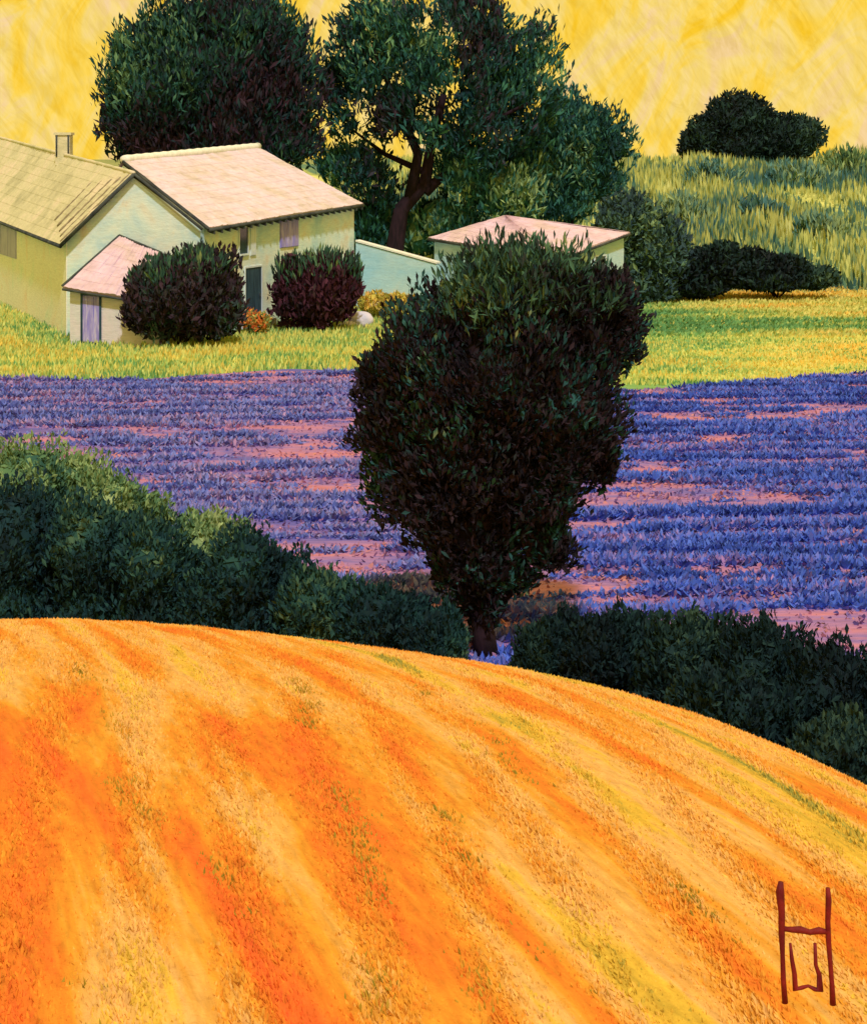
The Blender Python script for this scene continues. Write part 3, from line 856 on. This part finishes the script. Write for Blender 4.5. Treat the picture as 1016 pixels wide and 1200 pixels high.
# --- garden wall between the wing and the cottage
G0 = on(at(417, 300, 99.4), 0); G1 = on(at(512, 300, 97.0), 0)
zg0 = at(417, 284, 99.4).z; zg1 = at(512, 310, 97).z
garden = thing('garden_wall', (G0 + G1) / 2 + Vector((0, 0, PLAIN)), 'pale blue green garden wall sloping down towards the small cottage', 'wall')
wg = Wall(G0, G1)
bm = bmesh.new()
vs = []
for o_ in (0.0, -0.45):
    for p, z in ((G0, PLAIN - 0.2), (G1, PLAIN - 0.2), (G1, zg1), (G0, zg0)):
        q_ = p + wg.n * o_; vs.append(bm.verts.new((q_.x, q_.y, z)))
for f in ((0, 1, 2, 3), (7, 6, 5, 4), (0, 4, 5, 1), (1, 5, 6, 2), (2, 6, 7, 3), (3, 7, 4, 0)):
    bm.faces.new([vs[q] for q in f])
obj('wall', bm_mesh('wall', bm), M['wall_blue'], garden)
c0 = on(G0 + wg.n * -0.22, zg0 + 0.06); c1 = on(G1 + wg.n * -0.22, zg1 + 0.06)
obj('coping', bm_mesh('coping', box_between(c0, c1, wg.n, Vector((0, 0, 1)), 0.56, 0.10)), M['wall_cream'], garden)

# --- small cottage with the pyramid roof
D0 = on(at(509, 300, 98.5), 0); D1 = on(at(655, 300, 92.0), 0); D2 = on(at(731, 300, 98.0), 0); D3 = D0 + (D2 - D1)
cott = thing('cottage', (D0 + D2) / 2 + Vector((0, 0, PLAIN)), 'small cottage with rose pink pyramid roof behind the dark cypress-like tree', 'house')
zD0 = at(507, 279, 98.5).z; zD1 = at(655, 303, 92.0).z; zD2 = at(729, 273, 98.0).z
zD1 = min(zD1, zD0 + 0.1)
bm = bmesh.new()
pts = (D0, D1, D2, D3); zz = (zD0, zD1, zD2, (zD0 + zD2) / 2 + 0.1)
gb = [bm.verts.new(on(p, PLAIN - 0.2)) for p in pts]; gt = [bm.verts.new(on(p, z)) for p, z in zip(pts, zz)]
for q in range(4):
    bm.faces.new((gb[q], gb[(q + 1) % 4], gt[(q + 1) % 4], gt[q]))
obj('wall', bm_mesh('wall', bm), M['wall_blue'], cott)
ctr = (D0 + D1 + D2 + D3) / 4
pk = at(592, 253, ctr.y)
ea = []
for p, z in zip(pts, zz):
    o_ = (p - ctr).normalized() * 0.35
    ea.append(on(p + o_, z + 0.04))
pk2 = pk + Vector((0.03, 0, 0))
roof_patch('roof', pk, pk2, ea[1], ea[0], M['roof_rose'], cott, rows=8)
roof_patch('roof', pk + Vector((0, .02, 0)), pk2 + Vector((0.02, 0, 0)), ea[2], ea[1], M['roof_rose'], cott, rows=8)
roof_patch('roof', pk2, pk, ea[3], ea[2], M['roof_rose'], cott, rows=4)
roof_patch('roof', pk2 + Vector((0, .03, 0)), pk + Vector((-.02, .03, 0)), ea[0], ea[3], M['roof_rose'], cott, rows=4)
for q in range(2):
    obj('eave_shadow_line', tube_mesh('eave_shadow_line', [[(ea[q] + Vector((0, -0.02, -0.1)), 0.08), (ea[q + 1] + Vector((0, -0.02, -0.1)), 0.08)]], 6), M['trim'], cott)  # drawn shadow lines below the cottage eaves, added as dark tubes
wd = Wall(D1, D2)
wd.window(cott, 697, 709, 300, 322, M['glass'], M['frame'])

# ------------------------------------------------------------------ trees behind the houses
def tree(name, label, cat, group, trunk, limbs, crowns, seed, base):
    rg = np.random.default_rng(seed)
    root = thing(name, base, label, cat, group)
    tr = obj('trunk', tube_mesh('trunk', [trunk], 10), M['bark'], root)
    for l in limbs:
        obj('limb', tube_mesh('limb', [l], 7), M['bark'], tr)
    for nm, blobs, n, size, m, kw in crowns:
        leaves(nm, blobs, n, size, rg, m, root, **kw)
    return root


def path(pts, Y, r0, r1, dy=0.0):
    out = []
    for q, (x, y) in enumerate(pts):
        t = q / (len(pts) - 1)
        out.append((at(x, y, Y) + Vector((0, dy * t, 0)), r0 + (r1 - r0) * t))
    return out


Y1 = 108.0
g1 = 185 - PLAIN * F / Y1
tree('oak_tree', 'huge dark oak with maroon tinged crown behind the pink roof', 'tree', 'tall dark oaks behind the houses',
     path([(262, g1), (258, 260), (262, 200), (250, 120)], Y1, 0.75, 0.35),
     [path([(262, 200), (210, 140), (170, 100)], Y1, 0.35, 0.1, -2), path([(260, 210), (310, 150), (345, 100)], Y1, 0.35, 0.1, 2), path([(255, 150), (270, 70), (280, 20)], Y1, 0.3, 0.08)],
     [('crown', [blob(250, 70, 85, 68, Y1), blob(190, 100, 62, 70, Y1, -1.5), blob(160, 140, 40, 48, Y1), blob(300, 60, 66, 55, Y1, 1.5), blob(322, 110, 52, 52, Y1), blob(250, 140, 90, 50, Y1),
                 blob(215, 50, 62, 46, Y1), blob(270, 25, 66, 30, Y1), blob(335, 160, 40, 34, Y1), blob(180, 165, 45, 30, Y1), blob(300, 165, 60, 30, Y1)], 52000, 0.62, M['big_leaf'], dict(gaps=0.30, gap_scale=0.55, lump=0.42, up=1.3, aspect=0.3, core=0.62))],
     31, (at(262, g1, Y1).x, Y1, PLAIN))
Y2 = 113.0
g2 = float(back_hill(np.array(-2.5), np.array(Y2)))
gy2 = 185 - g2 * F / Y2
tree('oak_tree', 'spreading green oak with leaning maroon trunk beside the pink roofed house', 'tree', 'tall dark oaks behind the houses',
     path([(462, gy2), (463, 290), (470, 245), (498, 215), (505, 170), (520, 110)], Y2, 0.72, 0.25),
     [path([(498, 225), (530, 195), (540, 150), (580, 90)], Y2, 0.4, 0.1, 1.5), path([(480, 235), (490, 180), (460, 110), (440, 60)], Y2, 0.45, 0.1, -1.5), path([(505, 170), (560, 150), (620, 120)], Y2, 0.28, 0.08, -2),
      path([(495, 200), (450, 180), (410, 150)], Y2, 0.25, 0.07, 2)],
     [('crown', [blob(450, 70, 70, 55, Y2), blob(520, 40, 90, 50, Y2), blob(590, 80, 66, 62, Y2, 1), blob(430, 120, 48, 50, Y2), blob(520, 110, 80, 60, Y2, -1), blob(610, 120, 50, 55, Y2), blob(470, 25, 66, 36, Y2),
                 blob(560, 20, 60, 34, Y2), blob(410, 95, 36, 50, Y2), blob(565, 160, 62, 42, Y2), blob(410, 190, 45, 22, Y2, 1), blob(440, 220, 40, 25, Y2, 1)], 50000, 0.62, M['oak_leaf'], dict(gaps=0.47, gap_scale=0.5, lump=0.42, core=0, up=1.3, aspect=0.3)),
      ('low_foliage', [blob(548, 200, 42, 36, Y2, 1), blob(590, 220, 52, 40, Y2, 1.5), blob(435, 262, 32, 40, Y2, 2), blob(520, 260, 45, 34, Y2, 2.5), blob(480, 280, 50, 25, Y2, 3)], 12000, 0.6, M['teal_leaf'], dict(gaps=0.3, gap_scale=0.5, lump=0.4, up=1.3, aspect=0.3))],
     32, (at(462, 300, Y2).x, Y2, g2))
Y3 = 118.0
g3 = float(back_hill(np.array(10.0), np.array(Y3)))
gy3 = 185 - g3 * F / Y3
tree('oak_tree', 'lower teal green tree at the right of the spreading oak', 'tree', 'tall dark oaks behind the houses',
     path([(668, gy3), (666, 260), (672, 210), (680, 160)], Y3, 0.5, 0.2),
     [path([(670, 220), (700, 190), (725, 165)], Y3, 0.2, 0.06), path([(668, 225), (640, 190), (625, 160)], Y3, 0.2, 0.06)],
     [('crown', [blob(665, 150, 40, 42, Y3), blob(690, 160, 42, 38, Y3), blob(722, 172, 27, 24, Y3), blob(640, 190, 46, 40, Y3), blob(690, 205, 40, 32, Y3), blob(610, 225, 46, 30, Y3), blob(655, 235, 46, 26, Y3)],
       20000, 0.55, M['teal_leaf'], dict(gaps=0.32, gap_scale=0.5, lump=0.42, up=1.3, aspect=0.3, core=0.5))],
     33, (at(668, 300, Y3).x, Y3, g3))
Y4 = 212.0
g4 = float(back_hill(np.array(39.5), np.array(Y4)))
gy4 = 185 - g4 * F / Y4
tree('hilltop_tree', 'lone broad dark tree standing on the top of the hillside', 'tree', None,
     path([(880, gy4 + 1), (880, 180), (876, 150)], Y4, 0.8, 0.4),
     [path([(880, 175), (845, 150), (825, 140)], Y4, 0.4, 0.1), path([(880, 172), (915, 155), (935, 148)], Y4, 0.4, 0.1)],
     [('crown', [blob(866, 142, 44, 34, Y4), blob(836, 160, 36, 28, Y4), blob(815, 172, 20, 20, Y4), blob(900, 160, 44, 27, Y4), blob(932, 158, 34, 25, Y4), blob(868, 170, 56, 22, Y4), blob(920, 176, 34, 16, Y4)],
       16000, 0.8, M['far_tree_leaf'], dict(lump=0.12, depth=0.35, core=0.8))],
     34, (at(880, gy4, Y4).x, Y4, g4))

# shrubs at the foot of the hillside
for q, (bl, lab, n, m) in enumerate((
    ([blob(738, 262, 42, 36, 104), blob(720, 300, 34, 44, 104), blob(765, 300, 46, 48, 104), blob(750, 335, 46, 26, 104)], 'tall olive green shrub beside the small cottage wall', 12000, 'shrub_leaf'),
    ([blob(800, 318, 34, 26, 105), blob(835, 312, 32, 24, 105), blob(848, 296, 18, 14, 105), blob(815, 332, 40, 16, 105)], 'dark rounded shrub between tall olive shrub and low dark thicket', 7000, 'far_tree_leaf'),
    ([blob(880, 314, 36, 22, 106), blob(915, 318, 36, 20, 106), blob(950, 326, 34, 13, 106), blob(900, 328, 50, 12, 106)], 'long low dark thicket at the foot of the hillside', 8000, 'far_tree_leaf'))):
    bush('shrub', lab, 'shrub', 'shrubs at the foot of the hillside', bl, n, 0.5, M[m], 50 + q, base=PLAIN, stems=5)
for q, (x, y, rx, ry, Y, lab) in enumerate(((985, 205, 34, 20, 190, 'pale olive scrub bush on the hill crest right of the lone tree'), (930, 225, 40, 16, 180, 'flat blue green scrub patch below the lone hilltop tree'), (830, 225, 30, 18, 178, 'blue green scrub bush on the slope under the lone tree'),
                                       (890, 262, 30, 18, 150, 'blue green scrub bush halfway up the hillside'), (800, 270, 26, 22, 148, 'upright blue green scrub bush above the dark rounded shrub'), (960, 280, 36, 18, 140, 'wide scrub bush above the low dark thicket'))):
    c = at(x, y, Y); g = float(back_hill(np.array(c.x), np.array(Y)))
    rz = ry * Y / F
    bl = [(Vector((c.x, Y, g + rz * 0.7)), (rx * Y / F, rx * Y / F * 0.8, rz)), (Vector((c.x + rx * Y / F * 0.6, Y + 0.5, g + rz * 0.5)), (rx * Y / F * 0.6, rx * Y / F * 0.5, rz * 0.7))]
    bush('scrub_bush', lab, 'shrub', 'scrub on the hillside', bl, 1500, 1.0, M['lit_hedge_and_scrub' if q == 0 else 'scrub_leaf'], 60 + q, base=g, stems=3, gaps=0.36, gap_scale=0.4, lump=0.5, up=1.8, aspect=0.25, core=0)

# bushes in front of the houses
gbush = bush('garden_bush', 'round dark maroon bush with green tips in front of the porch', 'bush', None,
     [blob(190, 348, 42, 44, 79.5), blob(240, 338, 42, 48, 79.5, 0.5), blob(215, 350, 58, 44, 79.5), blob(255, 362, 30, 34, 79.5), blob(165, 357, 20, 32, 79.5)], 15000, 0.42, M['maroon_leaf'], 71, base=PLAIN, up=1.2, lump=0.35)
leaves('green_tips', [blob(235, 312, 34, 24, 79.4), blob(200, 318, 36, 18, 79.4), blob(170, 330, 20, 18, 79.4)], 1300, 0.62, np.random.default_rng(76), M['hero_top'], gbush, up=1.6, rnd=0.3, aspect=0.2, core=0)
gbush = bush('garden_bush', 'round wine red bush with green top near the dark door', 'bush', None,
     [blob(350, 344, 32, 38, 87), blob(385, 337, 34, 38, 87), blob(368, 352, 44, 32, 87), blob(405, 332, 18, 26, 87)], 11000, 0.42, M['wine_leaf'], 72, base=PLAIN, up=1.2, lump=0.35)
leaves('green_tips', [blob(345, 315, 28, 20, 86.8), blob(385, 308, 32, 18, 86.8), blob(412, 318, 14, 20, 86.8)], 800, 0.6, np.random.default_rng(77), M['hero_top'], gbush, up=1.6, rnd=0.3, aspect=0.2, core=0)
bush('flower_clump', 'small clump of orange and yellow flowers by the dark door', 'flowers', None, [blob(292, 374, 13, 12, 85), blob(306, 378, 12, 13, 84.5)], 900, 0.22, M['orange_bloom'], 73, base=PLAIN, stems=4)
bush('flower_bush', 'yellow flowering bush at the foot of the garden wall', 'bush', None, [blob(440, 355, 22, 14, 93), blob(468, 355, 24, 12, 93), blob(490, 362, 18, 10, 92)], 2600, 0.28, M['yellow_bloom'], 74, base=PLAIN, stems=4)
bush('flower_bush', 'small yellow and teal bush below the cottage window', 'bush', None, [blob(700, 335, 26, 18, 90), blob(725, 345, 20, 16, 90)], 2000, 0.30, M['yellow_bloom'], 75, base=PLAIN, stems=4)


def rock(name, label, c, r, seed):
    rg = np.random.default_rng(seed)
    bm = bmesh.new()
    bmesh.ops.create_icosphere(bm, subdivisions=3, radius=1)
    P = np.array([v.co[:] for v in bm.verts])
    f = 0.8 + 0.4 * vnoise(P * 1.6 + seed, 3)
    for v, k in zip(bm.verts, f):
        v.co = Vector(c) + Vector((v.co.x * r[0], v.co.y * r[1], v.co.z * r[2])) * float(k)
    o = obj(name, bm_mesh(name, bm, True), M['stone'])
    return tag(o, label, 'stone', 'pale stones by the garden wall')


rock('pale_stone', 'large pale pink stone on the lawn beside the wine red bush', (at(424, 370, 89).x, 89, PLAIN + 0.35), (0.62, 0.5, 0.5), 5)
rock('pale_stone', 'small flat white stone at the edge of the wine red bush', (at(408, 378, 88.6).x, 88.6, PLAIN + 0.12), (0.5, 0.35, 0.2), 9)

# ------------------------------------------------------------------ the tree in the middle
YH = 30.2
gh = PLAIN
rg = np.random.default_rng(90)
hero = thing('leafy_tree', (at(568, 770, YH).x, YH, gh), 'tall dark maroon and green tree shaped like an upturned teardrop', 'tree')
trk = obj('trunk', tube_mesh('trunk', [path([(570, 772), (566, 740), (562, 690), (570, 620), (575, 520), (590, 420)], YH, 0.24, 0.07)], 10), M['bark'], hero)
for pts in ([(562, 720), (520, 640), (480, 540), (460, 460)], [(565, 690), (610, 630), (660, 560), (690, 470)], [(566, 660), (540, 560), (510, 450), (520, 380)], [(568, 640), (610, 540), (640, 430), (700, 370)], [(568, 745), (585, 710), (640, 660), (660, 630)]):
    obj('limb', tube_mesh('limb', [path(pts, YH, 0.10, 0.025, rg.uniform(-0.8, 0.8))], 7), M['bark'], trk)
lower = [blob(690, 390, 56, 62, YH, 0.2), blob(495, 420, 50, 66, YH, -0.2), blob(466, 490, 50, 64, YH), blob(590, 440, 112, 92, YH, 0, 0.8), blob(655, 490, 66, 78, YH, -0.3), blob(540, 530, 96, 90, YH),
         blob(605, 555, 88, 72, YH, 0.2), blob(642, 636, 32, 36, YH), blob(548, 610, 70, 70, YH), blob(572, 665, 40, 44, YH), blob(530, 655, 26, 32, YH), blob(562, 708, 22, 32, YH), blob(604, 676, 24, 22, YH), blob(470, 560, 40, 50, YH, 0.3), blob(520, 380, 40, 50, YH, 0.4), blob(720, 350, 30, 34, YH),
         blob(440, 440, 22, 30, YH), blob(700, 540, 24, 30, YH), blob(600, 360, 66, 50, YH), blob(655, 350, 50, 44, YH), blob(735, 400, 18, 30, YH)]
leaves('crown', lower, 95000, 0.165, rg, M['hero_leaf'], hero, up=0.9, out=0.7, rnd=0.45, lump=0.45, depth=0.5, gaps=0.26, gap_scale=1.5, core=0.6)
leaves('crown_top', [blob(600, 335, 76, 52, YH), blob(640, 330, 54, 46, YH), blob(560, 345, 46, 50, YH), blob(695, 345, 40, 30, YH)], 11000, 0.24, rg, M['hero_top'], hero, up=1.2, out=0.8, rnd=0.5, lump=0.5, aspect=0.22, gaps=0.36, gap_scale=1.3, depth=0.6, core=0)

# ------------------------------------------------------------------ hedge in the dip
HG = 'hedge bushes in the dip behind the orange field'
hedge = [  # paler olive bushes at the back stand in for sunlit hedge tops
    # (outline blobs), distance, material, label
    ([(30, 560, 60, 45), (80, 570, 52, 40), (-20, 565, 50, 50)], 33.5, 'lit_hedge_and_scrub', 'pale olive bush added as the sunlit top of the hedge at its tallest end'),
    ([(130, 590, 44, 36), (165, 610, 36, 30)], 33.0, 'lit_hedge_and_scrub', 'pale olive bush added as the sunlit top of the second dark hedge bush'),
    ([(240, 640, 44, 40), (262, 650, 36, 40)], 32.2, 'lit_hedge_and_scrub', 'pale olive dome added as sunlit foliage between two dark hedge bushes'),
    ([(10, 630, 60, 68), (50, 640, 56, 60), (-40, 640, 50, 60)], 31.6, 'hedge_leaf', 'tallest dark green hedge bush at the end of the hedge'),
    ([(105, 640, 50, 56), (130, 660, 52, 56)], 31.2, 'hedge_leaf', 'dark hedge bush under the pale olive tops'),
    ([(180, 660, 46, 52), (200, 690, 46, 44)], 30.8, 'hedge_leaf', 'blue green hedge bush left of the olive dome'),
    ([(285, 668, 46, 50), (320, 690, 50, 46), (260, 695, 46, 40)], 30.4, 'hedge_leaf', 'dark rounded hedge bush right of the olive dome'),
    ([(365, 705, 44, 38), (390, 715, 40, 34)], 30.0, 'hedge_leaf', 'low dark hedge bush halfway to the teardrop tree'),
    ([(440, 722, 46, 36), (475, 735, 40, 30)], 29.6, 'hedge_leaf', 'low green hedge bush just before the teardrop tree'),
    ([(500, 752, 28, 20), (522, 764, 22, 16)], 29.0, 'hedge_leaf', 'small green hedge bush touching the foot of the teardrop tree'),
    ([(632, 772, 30, 26), (660, 768, 34, 32)], 28.6, 'hedge_dark', 'small round hedge bush on the other side of the teardrop tree'),
    ([(700, 765, 44, 42), (740, 765, 44, 44)], 28.0, 'hedge_dark', 'dark flat topped hedge bush beyond the small round one'),
    ([(790, 770, 46, 48), (830, 775, 44, 50)], 27.2, 'hedge_dark', 'dark flat topped hedge bush in the middle of the right hand hedge'),
    ([(880, 785, 50, 58), (915, 800, 46, 60)], 26.4, 'hedge_dark', 'tall blackish hedge bush near the end of the right hand hedge'),
    ([(960, 815, 50, 62), (1000, 825, 50, 62), (1045, 835, 50, 64)], 25.4, 'hedge_dark', 'blackish green hedge bush that ends the right hand hedge'),
    ([(860, 825, 40, 30), (910, 850, 40, 36), (820, 808, 36, 24)], 24.4, 'hedge_dark', 'low green bush between the right hand hedge and the orange slope'),
    ([(965, 885, 44, 38), (1010, 895, 46, 44), (1050, 905, 40, 44)], 23.4, 'hedge_dark', 'low dark bush at the foot of the orange slope below the hedge end'),
]
for q, (bl, Y, m, lab) in enumerate(hedge):
    bls = [blob(x, y, rx, ry, Y, (0.25 if k % 2 else -0.2)) for k, (x, y, rx, ry) in enumerate(bl)]
    # carry the foliage down to the ground
    low = []
    for c, r in bls:
        zc = PLAIN + 0.5
        steps = int(max(0, (c.z - r[2] * 0.5 - zc) / (r[2] * 0.9)))
        for s_ in range(steps + 1):
            t = (s_ + 1) / (steps + 1.0)
            low.append((Vector((c.x, c.y, c.z + (zc - c.z) * t)), (r[0] * 1.02, r[1] * 1.02, max(r[2] * 0.8, 0.55))))
    allb = bls + low
    bush('hedge_bush', lab, 'bush', HG, allb, 9000 + 1700 * len(allb), 0.145, M[m], 100 + q, base=PLAIN, stems=4, up=1.1, lump=0.4, core=0.75)

# ------------------------------------------------------------------ painter's red monogram, H and U, built as upright strokes in the field
YS = 8.46
frame = thing('painter_monogram', (at(946, 1170, YS).x, YS, float(hill_z(np.array(at(946, 1170, YS).x), np.array(YS)))),
              'dark red painter monogram, H with a small U inside, built upright in the orange field', 'monogram')


def stroke(name, pts, r):
    P = [(at(x, y, YS), rr) for (x, y), rr in zip(pts, r)]
    obj(name, tube_mesh(name, [P], 8), M['red'], frame)


s = YS / F
stroke('upright_stroke', [(915, 1034), (914, 1046), (916, 1070), (916, 1095), (917, 1120), (918, 1150), (920, 1176)], [3.0 * s, 5.2 * s, 4 * s, 3.8 * s, 2.8 * s, 3.2 * s, 3.6 * s])
stroke('upright_stroke', [(970, 1041), (971, 1055), (970, 1080), (971, 1105), (973, 1130), (975, 1155), (976, 1178)], [2.6 * s, 3.6 * s, 3.2 * s, 3.2 * s, 2.8 * s, 3 * s, 3.8 * s])
stroke('crossbar', [(917, 1089), (928, 1090), (938, 1090), (949, 1093), (960, 1091), (970, 1093)], [2.6 * s, 3.4 * s, 4.2 * s, 3.2 * s, 4.2 * s, 2.6 * s])
stroke('curved_stroke', [(926, 1106), (928, 1125), (931, 1142), (932, 1160), (940, 1158), (947, 1156), (955, 1160), (961, 1161), (960, 1143), (956, 1132), (955, 1106)],
       [1.6 * s, 2.6 * s, 3.0 * s, 3.6 * s, 2.4 * s, 1.8 * s, 2.6 * s, 4.2 * s, 3.0 * s, 2.4 * s, 2.0 * s])
